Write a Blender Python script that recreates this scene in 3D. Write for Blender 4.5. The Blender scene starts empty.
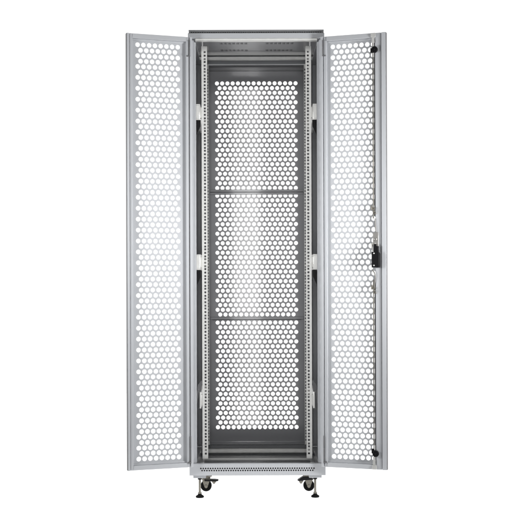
import bpy, bmesh, math, random
from mathutils import Matrix, Vector
random.seed(4)
sc = bpy.context.scene
COL = sc.collection
PI = math.pi

# ------------------------------------------------------------------ materials
def new_mat(name):
    m = bpy.data.materials.new(name); m.use_nodes = True
    nt = m.node_tree
    return m, nt, nt.nodes['Principled BSDF']

def paint(name, col, rough=.38, bump=.10, scale=420, var=.03, metallic=0.0, spec=.5, coat=0.0, crough=.1, big=5):
    m, nt, b = new_mat(name)
    tc = nt.nodes.new('ShaderNodeTexCoord')
    n1 = nt.nodes.new('ShaderNodeTexNoise'); n1.inputs['Scale'].default_value = scale; n1.inputs['Detail'].default_value = 3
    n2 = nt.nodes.new('ShaderNodeTexNoise'); n2.inputs['Scale'].default_value = big; n2.inputs['Detail'].default_value = 5
    nt.links.new(tc.outputs['Object'], n1.inputs['Vector']); nt.links.new(tc.outputs['Object'], n2.inputs['Vector'])
    mp = nt.nodes.new('ShaderNodeMapRange')
    mp.inputs['To Min'].default_value = 1 - var; mp.inputs['To Max'].default_value = 1 + var
    nt.links.new(n2.outputs['Fac'], mp.inputs['Value'])
    mx = nt.nodes.new('ShaderNodeVectorMath'); mx.operation = 'SCALE'
    mx.inputs[0].default_value = col[:3]
    nt.links.new(mp.outputs['Result'], mx.inputs['Scale'])
    nt.links.new(mx.outputs['Vector'], b.inputs['Base Color'])
    rr = nt.nodes.new('ShaderNodeMapRange')
    rr.inputs['To Min'].default_value = rough - .06; rr.inputs['To Max'].default_value = rough + .06
    nt.links.new(n2.outputs['Fac'], rr.inputs['Value']); nt.links.new(rr.outputs['Result'], b.inputs['Roughness'])
    bp = nt.nodes.new('ShaderNodeBump'); bp.inputs['Strength'].default_value = bump; bp.inputs['Distance'].default_value = .0006
    nt.links.new(n1.outputs['Fac'], bp.inputs['Height']); nt.links.new(bp.outputs['Normal'], b.inputs['Normal'])
    b.inputs['Metallic'].default_value = metallic
    b.inputs['Specular IOR Level'].default_value = spec
    b.inputs['Coat Weight'].default_value = coat
    b.inputs['Coat Roughness'].default_value = crough
    return m

GREY   = paint('grey_powder_coat', (.446, .458, .478), .40)
INNER  = paint('interior_grey', (.195, .197, .207), .31, bump=.03, spec=.5, metallic=.4, coat=.8, crough=.06)  # darker, glossier grey than the front doors, for the inner surfaces
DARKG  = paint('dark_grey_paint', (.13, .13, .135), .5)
ZINC   = paint('zinc_plate', (.72, .72, .70), .36, bump=.08, scale=160, var=.22, metallic=.6, big=26)
NICKEL = paint('satin_nickel', (.46, .45, .43), .34, bump=.06, scale=160, var=.2, metallic=.8, big=40)
CAP    = paint('mid_grey_paint', (.20, .204, .21), .45)
STEEL  = paint('dull_steel', (.20, .188, .16), .36, bump=.05, scale=200, var=.15, metallic=.7)
LINK   = paint('worn_steel', (.16, .155, .145), .5, var=.2, metallic=.2, big=60)
BLACK  = paint('black_plastic', (.008, .008, .009), .36, bump=.08, spec=.15)
RUBBER = paint('black_rubber', (.008, .008, .008), .6, bump=.15, spec=.06)

# ------------------------------------------------------------------ mesh builder (millimetres in, metres out)
class MB:
    def __init__(s): s.v = []; s.f = []; s.mi = []; s.cur = 0
    def face(s, pts):
        i = len(s.v); s.v += [tuple(p) for p in pts]; s.f.append(list(range(i, i + len(pts)))); s.mi.append(s.cur)
    def solid(s, vs, fs):
        i = len(s.v); s.v += [tuple(p) for p in vs]
        for f in fs: s.f.append([i + k for k in f]); s.mi.append(s.cur)
    def box(s, x0, x1, y0, y1, z0, z1):
        vs = [(x, y, z) for x in (x0, x1) for y in (y0, y1) for z in (z0, z1)]
        s.solid(vs, [(0,1,3,2),(4,6,7,5),(0,4,5,1),(2,3,7,6),(0,2,6,4),(1,5,7,3)])
    def prism(s, poly, axis, a, b):
        """poly = list of 2-D points in the two axes other than `axis`, extruded a..b along it"""
        def P(p, t):
            return {'x': (t, p[0], p[1]), 'y': (p[0], t, p[1]), 'z': (p[0], p[1], t)}[axis]
        n = len(poly)
        vs = [P(p, a) for p in poly] + [P(p, b) for p in poly]
        s.solid(vs, [list(range(n))[::-1], list(range(n, 2*n))] + [(k, (k+1) % n, n + (k+1) % n, n + k) for k in range(n)])
    def lathe(s, prof, c, axis='z', n=28):
        """prof = [(r, t)...] along axis"""
        vs = []
        for r, t in prof:
            for k in range(n):
                a = 2*PI*k/n; p, q = r*math.cos(a), r*math.sin(a)
                vs.append({'z': (c[0]+p, c[1]+q, c[2]+t), 'y': (c[0]+p, c[1]+t, c[2]+q), 'x': (c[0]+t, c[1]+p, c[2]+q)}[axis])
        fs = []
        for j in range(len(prof)-1):
            for k in range(n):
                fs.append((j*n+k, j*n+(k+1) % n, (j+1)*n+(k+1) % n, (j+1)*n+k))
        fs.append(list(range(n))[::-1]); fs.append([(len(prof)-1)*n + k for k in range(n)])
        s.solid(vs, fs)
    def tube(s, pts, r, n=10):
        pts = [Vector(p) for p in pts]; vs = []
        for i, p in enumerate(pts):
            d = (pts[min(i+1, len(pts)-1)] - pts[max(i-1, 0)]).normalized()
            a = d.cross(Vector((0, 1, 0.01))); 
            if a.length < .05: a = d.cross(Vector((1, 0, 0)))
            a.normalize(); b = d.cross(a)
            for k in range(n):
                t = 2*PI*k/n; vs.append(p + a*r*math.cos(t) + b*r*math.sin(t))
        fs = []
        for j in range(len(pts)-1):
            for k in range(n): fs.append((j*n+k, j*n+(k+1) % n, (j+1)*n+(k+1) % n, (j+1)*n+k))
        fs.append(list(range(n))[::-1]); fs.append([(len(pts)-1)*n+k for k in range(n)])
        s.solid(vs, fs)
    def perf(s, u0, u1, v0, v1, rows, hole, w0, w1, plane):
        """sheet u0..u1 x v0..v1 of thickness w0..w1 with holes. rows = [(vc, rh, cw, [uc..])], hole = ring of points.
        plane maps (u, v, w) to xyz"""
        P = plane
        def rect(a, b, c, d):
            if b - a < 1e-4 or d - c < 1e-4: return
            for w in (w0, w1): s.face([P(a, c, w), P(b, c, w), P(b, d, w), P(a, d, w)])
        n = len(hole)
        vprev = v0
        for vc, rh, cw, us in sorted(rows):
            lo, hi = vc - rh/2, vc + rh/2
            rect(u0, u1, vprev, lo); vprev = hi
            uprev = u0
            for uc in sorted(us):
                rect(uprev, uc - cw/2, lo, hi); uprev = uc + cw/2
                hx, hy = cw/2, rh/2
                def bnd(p):
                    k = min(hx/abs(p[0]) if abs(p[0]) > 1e-9 else 1e9, hy/abs(p[1]) if abs(p[1]) > 1e-9 else 1e9)
                    return (p[0]*k, p[1]*k)
                for i in range(n):
                    p, q = hole[i], hole[(i+1) % n]
                    bp, bq = bnd(p), bnd(q)
                    pts = [p, q, bq]
                    onx = lambda b: abs(abs(b[0]) - hx) < 1e-6
                    ony = lambda b: abs(abs(b[1]) - hy) < 1e-6
                    if not ((onx(bp) and onx(bq) and bp[0]*bq[0] > 0) or (ony(bp) and ony(bq) and bp[1]*bq[1] > 0)):
                        cx = hx if (bp[0] + bq[0]) > 0 else -hx
                        cy = hy if (bp[1] + bq[1]) > 0 else -hy
                        pts.append((cx, cy))
                    pts.append(bp)
                    for w in (w0, w1): s.face([P(uc + x, vc + y, w) for x, y in pts])
                    s.face([P(uc+p[0], vc+p[1], w0), P(uc+q[0], vc+q[1], w0), P(uc+q[0], vc+q[1], w1), P(uc+p[0], vc+p[1], w1)])
            rect(uprev, u1, lo, hi)
        rect(u0, u1, vprev, v1)
        for a, b in (((u0, v0), (u1, v0)), ((u1, v0), (u1, v1)), ((u1, v1), (u0, v1)), ((u0, v1), (u0, v0))):
            s.face([P(*a, w0), P(*b, w0), P(*b, w1), P(*a, w1)])
    def mirror(s):
        s.v = [(-x, y, z) for x, y, z in s.v]
        return s
    def build(s, name, mats, parent=None, loc=(0, 0, 0), bevel=0, smooth=False, rot=None):
        me = bpy.data.meshes.new(name)
        me.from_pydata([(x*.001, y*.001, z*.001) for x, y, z in s.v], [], s.f)
        if not isinstance(mats, (list, tuple)): mats = [mats]
        for m in mats: me.materials.append(m)
        for p, i in zip(me.polygons, s.mi): p.material_index = i
        bm = bmesh.new(); bm.from_mesh(me)
        bmesh.ops.remove_doubles(bm, verts=bm.verts, dist=1e-6)
        bmesh.ops.recalc_face_normals(bm, faces=bm.faces)
        bm.to_mesh(me); bm.free()
        o = bpy.data.objects.new(name, me); COL.objects.link(o)
        o.parent = parent; o.location = loc
        if rot: o.rotation_euler = rot
        if bevel:
            md = o.modifiers.new('Bevel', 'BEVEL'); md.width = bevel*.001; md.segments = 2
            md.limit_method = 'ANGLE'; md.angle_limit = math.radians(40)
        if smooth or bevel:
            me.polygons.foreach_set('use_smooth', [True]*len(me.polygons))
            me.set_sharp_from_angle(angle=math.radians(35))
        return o

def ring(r, n=16, ph=.5):
    return [(r*math.cos(2*PI*(k+ph)/n), r*math.sin(2*PI*(k+ph)/n)) for k in range(n)]
def rectring(a, b): return [(a, b), (-a, b), (-a, -b), (a, -b)]
XZ = lambda u, v, w: (u, w, v)      # sheet standing, facing -y / +y
XY = lambda u, v, w: (u, v, w)      # sheet lying
YZ = lambda u, v, w: (w, u, v)

# ------------------------------------------------------------------ the cabinet
DEPTH = 625
root = bpy.data.objects.new('server_cabinet', None); COL.objects.link(root)
root.location = (0, DEPTH*.0005, 0)
root['label'] = 'tall light grey server cabinet with both perforated front doors swung wide open'
root['category'] = 'cabinet'
OFF = (0, -DEPTH*.0005, 0)
def part(mb, name, mats, bevel=1.0, parent=None, label=None, **k):
    o = mb.build(name, mats, parent or root, OFF if parent is None else (0, 0, 0), bevel, **k)
    if label: o['label'] = label
    return o

Z_DOOR0, Z_DOOR1 = 149, 2032
# roof with the vented strip above the header
m = MB(); m.box(-298, 298, 4, DEPTH-2, 2067, 2071.6); m.box(-297, -294, 9, DEPTH-6, 2057.5, 2066.8); m.box(294, 297, 9, DEPTH-6, 2057.5, 2066.8)
roof = part(m, 'roof', CAP)
m = MB()
m.perf(-297.5, 297.5, 2056.6, 2066.8, [(2061.6, 6.2, 10, [-286 + 10*k for k in range(58)])], rectring(2.6, 2.2), 6.5, 8, XZ)
part(m, 'vent_strip', CAP, 0, roof)
m = MB(); m.box(-296, 296, 20, 22, 2057, 2064.7); part(m, 'vent_backing', BLACK, 0, roof)  # black sheet set behind the slots so they read dark
# headers
m = MB(); m.box(-301, 300, 0, 17, 2034, 2056.4); m.box(-296, 296, 17.2, 50, 2036, 2056)
hd = part(m, 'front_header', GREY, 1.4)
m = MB(); m.box(-269, 269, 2, 30, 2023.4, 2033.4); part(m, 'header_lip', ZINC, 1.2, hd)
m = MB(); m.box(-300, 300, DEPTH-17, DEPTH, 2034, 2056.4); m.box(-296, 296, DEPTH-50, DEPTH-17.2, 2036, 2056)
for a, b in ((-276.6, -264.5), (264.5, 276.6)): m.box(a, b, DEPTH-40, DEPTH-19, 2023, 2035.8)
part(m, 'rear_header', GREY, 1.4)
m = MB(); m.box(-270, 270, 482, 500, 2036.5, 2052)
for x in (-90, 60, 168): m.lathe([(2.4, 0), (2.4, 2), (1.2, 2.6)], (x, 481.5, 2044), 'y', 10)
part(m, 'top_beam', ZINC, 2.5)

# plinths (perforated face with a tray behind)
def plinth(y0, y1, ydir, up=0):
    m = MB()
    rows = [(138.3-9.2, 9.0, 10.6, [-244 + 10.6*k for k in range(47)]), (138.3, 9.0, 10.6, [-249.3 + 10.6*k for k in range(48)])]
    rows[0] = (129.2 + up, 9.0, 10.6, rows[0][3]); rows[1] = (138.3 + up, 9.0, 10.6, rows[1][3])
    m.perf(-299.5, 300.5, 107, 158, rows, ring(3.7, 10), y0, y0 + 1.6*ydir, XZ)
    a, b = sorted((y0 + 1.8*ydir, y1))
    m.box(-299, 300, a, b, 156, 158); m.box(-299, 300, a, b, 107, 109)
    m.box(-299, -296.5, a, b, 109.2, 155.8); m.box(297.5, 300, a, b, 109.2, 155.8)
    return m
part(plinth(0, 24, 1), 'front_plinth', GREY, .0)
m = plinth(DEPTH-24, DEPTH-2, 1, 9); m.box(-299, 300, DEPTH-1.8, DEPTH, 107, 158); part(m, 'rear_plinth', GREY, .0)
m = MB(); m.box(-270, 270, 28, 31, 108, 150); part(m, 'plinth_backing', DARKG, .5)

m = MB(); m.box(-270, 270, 548, 566, 117.5, 139); part(m, 'bottom_beam', ZINC, 2.5)
# floor and ceiling plates
m = MB(); m.box(-294, 294, 32, DEPTH-26, 106.5, 110)
for y in (330, 362, 470, 505): m.box(-250, 250, y, y+7, 110.2, 112.2)
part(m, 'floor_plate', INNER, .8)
m = MB()
rows = [(y, 15, 16, [c + 19*j for c in (-105, 107) for j in range(-3, 4)]) for y in (198, 215, 345, 362)]
m.perf(-294, 294, 52, DEPTH-52, rows, rectring(6.0, 2.2), 2055, 2056.5, XY)
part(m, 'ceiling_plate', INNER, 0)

# corner posts
for sx in (-1, 1):
    for sy in (0, 1):
        m = MB()
        m.box(277, 296, 26, 64, 158.4, 2033.6)
        m.box(268.5, 276.7, 31, 34, 158.4, 2022.6)
        m.box(268.5, 270.3, 34.2, 52, 158.4, 2022.6)
        m.box(272, 276.6, 26.5, 30.6, 158.4, 2022.6)
        if sx < 0: m.mirror()
        if sy: m.v = [(x, DEPTH - y, z) for x, y, z in m.v]
        part(m, 'corner_post', GREY, 1.2)
    m = MB(); m.box(296.3, 299.3, 26, DEPTH-26, 109, 2033.5)
    m.box(270, 295, 66, DEPTH-66, 2026, 2054); m.box(272, 295, 34, DEPTH-66, 112, 150)
    if sx < 0: m.mirror()
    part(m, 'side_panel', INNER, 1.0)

# 19 inch mounting rails
def rail(flip_y):
    m = MB(); rows = []; z = 186
    k = 0
    while z < 2008:
        rows.append((z, 12.4, 12.4, [232.5])); z += (15.875, 15.875, 12.7)[k % 3]; k += 1
    ie, oe = (222, 247) if flip_y > 0 else (226.6, 240)
    m.perf(ie, oe, 163, 2022, [q[:2] + (12.4 if flip_y > 0 else 11.2,) + q[3:] for q in rows], rectring(4.35, 4.35), 0, 1.8, XZ)
    rows2 = [(r[0], 12.4, 12.4, [18]) for r in rows]
    m.perf(2, 36, 163, 2022, rows2, rectring(3.2, 3.2), oe-1.8, oe, YZ)
    m.box(ie, ie+1.6, 2, 11 if flip_y > 0 else 4, 163, 2022)
    return m
for sx in (-1, 1):
    for yy, fl in ((110, 1), (522, -1)):
        m = rail(fl); m.v = [(sx*(x + (6 if fl < 0 else 0)), yy + fl*y, z) for x, y, z in m.v]
        part(m, 'mounting_rail', ZINC, 0)

# side braces that carry the rails, each with a dark gusset
for sx in (-1, 1):
    for zc, zh in ((1724, 36), (1049, 35), (428, 37)):
        m = MB()
        low = zc < 500
        m.box(251 if low else 253, 259 if low else 276, 96, 99, zc-zh, zc+zh)                     # end plate facing the opening
        if not low: m.box(256, 273, 93.5, 95.8, zc-zh+6, zc+zh-6)
        m.box(253, 255, 99.2, 530, zc-zh, zc+zh)
        xo = 264 if low else 276
        m.box(255.2, xo, 99.2, 530, zc+zh-2, zc+zh); m.box(255.2, xo, 99.2, 530, zc-zh, zc-zh+2)
        m.box(247.2, 252.8, 114, 140, zc-24, zc+24); m.box(247.2, 252.8, 494, 519, zc-24, zc+24)
        if sx < 0: m.mirror()
        b = part(m, 'side_brace', ZINC, 1.0)
        g = MB()
        if low:
            g.prism([(251, zc+zh+1), (262, zc+zh+1), (272, zc-20), (276, zc-20), (276, zc+zh+6), (266, zc+zh+34), (252, zc+zh+52), (249, zc+zh+50)], 'y', 98, 104)
            g.lathe([(4.5, 0), (4.5, -2.5), (2.5, -3.2)], (266, 98, zc+zh+12), 'y', 12)
        else:
            g.prism([(251, zc-zh-1), (276, zc-zh-1), (277, zc-zh-92), (270, zc-zh-92), (268, zc-zh-66), (252, zc-zh-30)], 'y', 98, 104)
            g.lathe([(4.5, 0), (4.5, -2.5), (2.5, -3.2)], (268, 98, zc-zh-14), 'y', 12)
            g.box(256, 276, 100, 122, zc-zh-12, zc-zh-1.5)
        if sx < 0: g.mirror()
        part(g, 'gusset', BLACK if zc > 500 else DARKG, .8, b)

# ------------------------------------------------------------------ front doors
DW = 290
PITCH, ROWH = 25.5, 23.6
def door(side):
    left = side == 'left'
    base = MB()
    # folded rims of the tray-shaped door
    T = 22
    base.box(0.4, 11, 1.4, T, Z_DOOR0, Z_DOOR1); base.box(13.4, 26.5, 1.4, 16, Z_DOOR0, Z_DOOR1); base.box(11.1, 13.3, 1.4, 5, Z_DOOR0, Z_DOOR1)
    if left:
        fe = 265
        base.box(279, DW-.4, 1.4, T, Z_DOOR0, Z_DOOR1); base.box(fe, 277, 1.4, 18, Z_DOOR0, Z_DOOR1); base.box(277.1, 278.9, 1.4, 9, Z_DOOR0, Z_DOOR1)
    else:
        fe = 242
        base.box(270, DW-.4, 1.4, T, Z_DOOR0, Z_DOOR1); base.box(fe, 267.5, 1.4, 17, Z_DOOR0, Z_DOOR1); base.box(267.6, 269.9, 1.4, 7, Z_DOOR0, Z_DOOR1)
    base.box(26.6, fe-.1, 1.4, 19, Z_DOOR1-20, Z_DOOR1-.3); base.box(26.6, fe-.1, 1.4, 19, Z_DOOR0+.3, Z_DOOR0+20)
    base.box(26.6, fe-.1, 1.4, 6, Z_DOOR1-27, Z_DOOR1-20.2); base.box(26.6, fe-.1, 1.4, 6, Z_DOOR0+20.2, Z_DOOR0+27)
    pan = MB()
    u0 = 60 if left else 52
    rows = []
    for k in range(77):
        z = 1988 - k*ROWH
        if k % 2 == 0: us = [u0 + PITCH*j for j in range(8)]
        else: us = [u0 + PITCH*(j + .5) for j in range(7)]
        rows.append((z, ROWH, PITCH, us))
    pan.perf(0, DW, Z_DOOR0, Z_DOOR1, rows, ring(10.1, 18), 0, 1.3, XZ)
    sg = 1 if left else -1
    if not left: base.mirror(); pan.mirror()
    d = base.build('front_door', GREY, root, (-sg*.2865, -.010 + OFF[1], 0), 1.3)
    ang = math.radians(162.3)
    d.rotation_euler = (0, 0, -sg*ang)
    d['label'] = 'plain perforated door without a lock, hinged on the left' if left else 'perforated door with handle and locking rods, hinged on the right'
    pan.build('perforated_panel', GREY, d, (0, 0, 0), 0)
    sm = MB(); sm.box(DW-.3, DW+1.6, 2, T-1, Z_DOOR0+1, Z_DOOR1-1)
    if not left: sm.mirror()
    sm.build('dark_edge_strip', DARKG, d, (0, 0, 0), .4)  # dark strip added to draw the free edge as a thin dark line
    # hinges
    for zc, h in ((1984, 62), (1090, 50), (230, 110)):
        if zc == 1090: continue
        hm = MB()
        hm.lathe([(1.6, -h/2-2), (2.3, -h/2), (2.3, -3), (1.7, -2.4), (1.7, 2.4), (2.3, 3), (2.3, h/2), (1.6, h/2+1.5)], (12.2, 21.5, zc), 'z', 14)
        hm.box(10, 24, 16.2, 24, zc-h/2-7, zc-h/2-2.6)
        hm.cur = 1
        hm.box(15.5, 25.5, 16.1, 17.3, zc-h/2-1.5, zc+h/2)
        if not left: hm.mirror()
        hm.build('hinge', [DARKG, GREY], d, (0, 0, 0), .6)
    return d
dl = door('left'); dr = door('right')

# lock on the inside of the right door (door space: x = -u)
U = 233.5
def R(mb, name, mats, bevel=.6, **k):
    mb.mirror(); return mb.build(name, mats, dr, (0, 0, 0), bevel, **k)
W = 21
for a, b in ((1232, 2016), (165, 968)):
    m = MB(); m.box(U-2.2, U+2.2, W-3, W, a, b)
    m.cur = 1; m.box(U+3.0, U+7.5, 8, 14, a+10, b-10)
    R(m, 'locking_rod', [STEEL, DARKG], .6)
for zz, s in ((1958, 1), (219, -1)):
    m = MB()
    m.lathe([(9, 0), (13.6, 1), (14, 4), (14, 10), (12.8, 12), (5, 12.4)], (U+9, W+.5, zz), 'y', 26)
    m.lathe([(3.4, 0), (3.4, 3), (2, 3.6)], (U+9, W+12.8, zz), 'y', 12)
    m.box(U-9, U+3, W+.5, W+10, zz-7*s-6, zz-7*s+14)
    R(m, 'rod_roller', BLACK, .8)
    m = MB()
    e = Z_DOOR1-1 if s > 0 else Z_DOOR0+1
    z0, z1 = sorted((e, e - 18*s))
    m.box(U-8, U+12, W-1, W+4.5, z0, z1)
    z0, z1 = sorted((e-18.2*s, e - 42*s))
    m.box(U-5, U+7, W-1, W+2, z0, z1)
    R(m, 'rod_guide', ZINC, .8)
# rod clips
for zz in (1272, 930):
    m = MB()
    m.box(U-9, U-5, 8, W+7, zz-4, zz+16); m.box(U-4.8, U+8, W+3, W+6, zz-2, zz+8); m.lathe([(5, 0), (5, 4), (3, 5)], (U+4, W+5, zz-10), 'y', 14)
    m.box(U+2, U+12, W-4, W+2.5, zz-22, zz-16)
    R(m, 'rod_clip', STEEL, .6)
m = MB()
m.box(U-2, U+22, W-4, W, 1112, 1172); m.lathe([(7.5, 0), (7.5, 3), (3.5, 3.5), (3.5, 1.5)], (U+8, W, 1142), 'y', 20)
m.lathe([(3, 0), (3, 2), (2, 2.5)], (U+8, W, 1124), 'y', 12)
m.box(U-8, U-2.2, W-2, W+2, 1098, 1128)
R(m, 'lock_plate', NICKEL, .8)
m = MB()
m.prism([(U-3, 1020), (U+27, 1020), (U+29, 1026), (U+29, 1078), (U+25, 1088), (U-3, 1088)], 'y', W-5, W+24)
m.box(U+4, U+24, W-3, W+17, 1088.2, 1112)
m.box(U+4, U+15, W-1, W+12, 1112.2, 1121)
m.cur = 1
m.lathe([(3.2, 0), (3.2, 1.2), (2, 1.6)], (U+7, W+24, 1081), 'y', 12); m.lathe([(3.2, 0), (3.2, 1.2), (2, 1.6)], (U+7, W+24, 1029), 'y', 12)
m.box(U-4, U+3.6, W-1, W+8, 1090, 1110)
R(m, 'lock_handle', [BLACK, ZINC], 1.6)
m = MB()
m.tube([(U-4, W+2, 1012), (U-1, W+3, 1006), (U+5, W+3, 998), (U+8, W+2, 986), (U+8, W, 972), (U+5, W-1, 955), (U+2, W-2, 935)], 2.6)
R(m, 'lock_linkage', LINK, 0, smooth=True)
m = MB()
m.tube([(U+9, W-1, 1232), (U+8, W, 1215), (U+9, W+1, 1198), (U+12, W, 1172)], 2.6)
R(m, 'lock_linkage', LINK, 0, smooth=True)

# ------------------------------------------------------------------ rear door
m = MB(); y0 = 602
m.box(-262, -246, 588, y0-.2, 153, Z_DOOR1); m.box(246, 262, 588, y0-.2, 153, Z_DOOR1)
m.box(-245.8, 245.8, 590, y0-.2, 2020, Z_DOOR1-.2); m.box(-245.8, 245.8, 590, y0-.2, 153.3, 166)
m.box(-245, 245, y0-3, y0-.2, 2004, 2007)
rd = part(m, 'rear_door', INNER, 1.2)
m = MB(); rows = []
for ztop, n in ((1944, 23), (1387, 26), (757, 23)):
    for k in range(n):
        z = ztop - k*ROWH
        rows.append((z, ROWH-.02, 26, [-195 + 26*j for j in range(16)] if k % 2 == 0 else [-182 + 26*j for j in range(15)]))
m.perf(-264, 264, 152, Z_DOOR1, rows, ring(10.1, 18), y0, y0+1.3, XZ)
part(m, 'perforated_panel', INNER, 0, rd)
m = MB(); m.box(-232, 232, 589, 601.5, 1404, 1416); m.box(-232, 232, 599, 601.6, 1391, 1403.8)
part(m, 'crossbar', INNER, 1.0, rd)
m = MB(); m.box(-232, 232, 588, 601.5, 773, 785); m.box(-220, 220, 588, 596, 769.5, 772)
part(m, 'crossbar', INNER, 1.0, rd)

# ------------------------------------------------------------------ feet and casters
def foot(x, y):
    m = MB()
    m.box(-28, 28, -24, 40, 90, 106.3)
    o = m.build('foot_bracket', GREY, root, (x*.001, y*.001 + OFF[1], 0), 1.0)
    m = MB()
    m.lathe([(5, 0), (5, 74)], (0, 0, 15), 'z', 18)
    for k in range(15): m.lathe([(5, 0), (5.5, 1.2), (5, 2.4)], (0, 0, 22 + k*4), 'z', 18)
    m.build('stem', STEEL, o, (0, 0, 0), 0, smooth=True)
    m = MB(); m.lathe([(10, 0), (8.5, 8), (6, 9)], (0, 0, 80.6), 'z', 6)
    m.build('nut', BLACK, o, (0, 0, 0), .5)
    m = MB(); m.lathe([(9, 0), (8, 6)], (0, 0, 17.5), 'z', 6)
    m.build('nut', STEEL, o, (0, 0, 0), .5)
    m = MB(); m.lathe([(17, 0), (18.4, 1.5), (18.4, 6), (16, 8), (9, 12.5), (8, 17)], (0, 0, 0), 'z', 32)
    m.build('pad', RUBBER, o, (0, 0, 0), 0, smooth=True)
    return o
def caster(x, y, sx, tilt):
    rz = 0
    m = MB()
    m.box(-27, 27, -25, 25, 86.5, 89.8); m.lathe([(17, 0), (20, 3), (20, 8), (18, 9)], (0, 0, 77), 'z', 24)
    for yy in (-15.5, 13.5):      # fork cheeks
        m.prism([(-19, 76.9), (19, 76.9), (17, 68), (6, 36), (0, 32), (-6, 36), (-15, 60)], 'y', yy, yy+2)
    m.lathe([(4.5, -17.8), (4.5, 17.8)], (0, 0, 42), 'y', 12)
    m.lathe([(7, -19), (7, -17.9)], (0, 0, 42), 'y', 6)
    o = m.build('caster', STEEL, root, (x*.001, y*.001 + OFF[1], 0), .6)
    m = MB(); m.lathe([(10, -10), (16, -11), (22, -11.5), (25, -8), (25, 8), (22, 11.5), (16, 11), (10, 10)], (0, 0, 42), 'y', 36)
    m.build('wheel', RUBBER, o, (0, 0, 0), 0, smooth=True)
    m = MB()
    if tilt: m.prism([(-20, 71), (51, 65.5), (51, 69), (40, 76), (27, 84), (-4, 86)], 'y', -15, 15)
    else: m.prism([(-6, 65), (44, 63.5), (56, 66.5), (55, 70.5), (40, 72), (-8, 72.5)], 'y', -15, 15)
    if sx < 0: m.mirror()
    m.build('brake_lever', BLACK, o, (0, -.008, 0), 1.2)
    m = MB(); m.prism([(24, 63), (46, 63), (40, 52), (33, 50)], 'y', -9, 5)
    if sx < 0: m.mirror()
    m.build('brake_spring', STEEL, o, (0, 0, 0), .8)
for (x, y, s) in ((-257, 55, 1), (257, 55, -1)):
    foot(x, y); foot(x, DEPTH-75)
    caster(x*.9, 112, s, s < 0); caster(x*.9, DEPTH-125, s, False)

# ------------------------------------------------------------------ surface and backdrop light
me = bpy.data.meshes.new('studio_floor')
me.from_pydata([(-3.2, -.28, 0), (3.2, -.28, 0), (3.2, 4.5, 0), (-3.2, 4.5, 0)], [], [(0, 1, 2, 3)])
fl = bpy.data.objects.new('studio_floor', me); COL.objects.link(fl)
fl['kind'] = 'structure'; fl['label'] = 'seamless pure white studio surface under the cabinet'; fl['category'] = 'floor'
fm = bpy.data.materials.new('translucent_white'); fm.use_nodes = True  # translucent so the lamp added below shines through and clears the cabinet's shadow
nt = fm.node_tree; nt.nodes.clear()
out = nt.nodes.new('ShaderNodeOutputMaterial'); ad = nt.nodes.new('ShaderNodeMixShader'); ad.inputs['Fac'].default_value = .88
df = nt.nodes.new('ShaderNodeBsdfDiffuse'); tr = nt.nodes.new('ShaderNodeBsdfTranslucent')
df.inputs['Color'].default_value = (.95, .95, .95, 1); tr.inputs['Color'].default_value = (.97, .97, .97, 1)
nt.links.new(df.outputs[0], ad.inputs[1]); nt.links.new(tr.outputs[0], ad.inputs[2]); nt.links.new(ad.outputs[0], out.inputs['Surface'])
me.materials.append(fm)

def area(name, loc, target, sx, sy, radiance, col=(1, 1, 1)):
    l = bpy.data.lights.new(name, 'AREA'); l.shape = 'RECTANGLE'; l.size = sx; l.size_y = sy
    l.energy = radiance * PI * sx * sy; l.color = col
    o = bpy.data.objects.new(name, l); COL.objects.link(o); o.location = loc
    d = Vector(target) - Vector(loc)
    o.rotation_euler = d.to_track_quat('-Z', 'Y').to_euler()
    return o
area('underfloor_fill_lamp', (0, 2.2, -.06), (0, 2.2, 5), 6.6, 5.0, 1.13)  # unseen lamp added below the floor to keep it white under the cabinet
for x, p in ((1.75, 31), (-1.75, 15.5)):
    sb = area('softbox', (x, -1.15, 1.2), (-.62 if x > 0 else .62, 0, 1.2), .5, .5, p)
    sb.data.spread = math.radians(106)
area('strip_light', (-.10, -5.3, 1.55), (-.10, .6, 1.55), .30, 4.6, 6)
area('strip_light', (-.11, -5.25, 1.30), (-.11, .6, 1.30), .26, 1.3, 4.2)
area('strip_light', (.17, -5.35, 1.4), (.17, .6, 1.4), .5, 4.6, 1.8)

w = bpy.data.worlds.new('World'); sc.world = w; w.use_nodes = True
nt = w.node_tree; bg = nt.nodes['Background']
tc = nt.nodes.new('ShaderNodeTexCoord'); sp = nt.nodes.new('ShaderNodeSeparateXYZ')
nt.links.new(tc.outputs['Generated'], sp.inputs[0])
mr = nt.nodes.new('ShaderNodeMapRange'); mr.interpolation_type = 'SMOOTHSTEP'
mr.inputs['From Min'].default_value = -.25; mr.inputs['From Max'].default_value = .35
mr.inputs['To Min'].default_value = .12; mr.inputs['To Max'].default_value = 1.15
nt.links.new(sp.outputs['Y'], mr.inputs['Value'])
nt.links.new(mr.outputs['Result'], bg.inputs['Color']); bg.inputs['Strength'].default_value = 1.0

# ------------------------------------------------------------------ camera
cam = bpy.data.cameras.new('camera'); co = bpy.data.objects.new('camera', cam); COL.objects.link(co)
cam.sensor_width = 36; cam.lens = 36 * 4.75 / (512 * .004405)
co.location = (-.004, -4.75, .968); co.rotation_euler = (math.radians(90), math.radians(.17), 0)
cam.shift_y = 24/512
cam.shift_x = 0
cam.clip_end = 100
sc.camera = co
sc.view_settings.view_transform = 'Standard'; sc.view_settings.look = 'None'
sc.view_settings.exposure = 0; sc.view_settings.gamma = 1
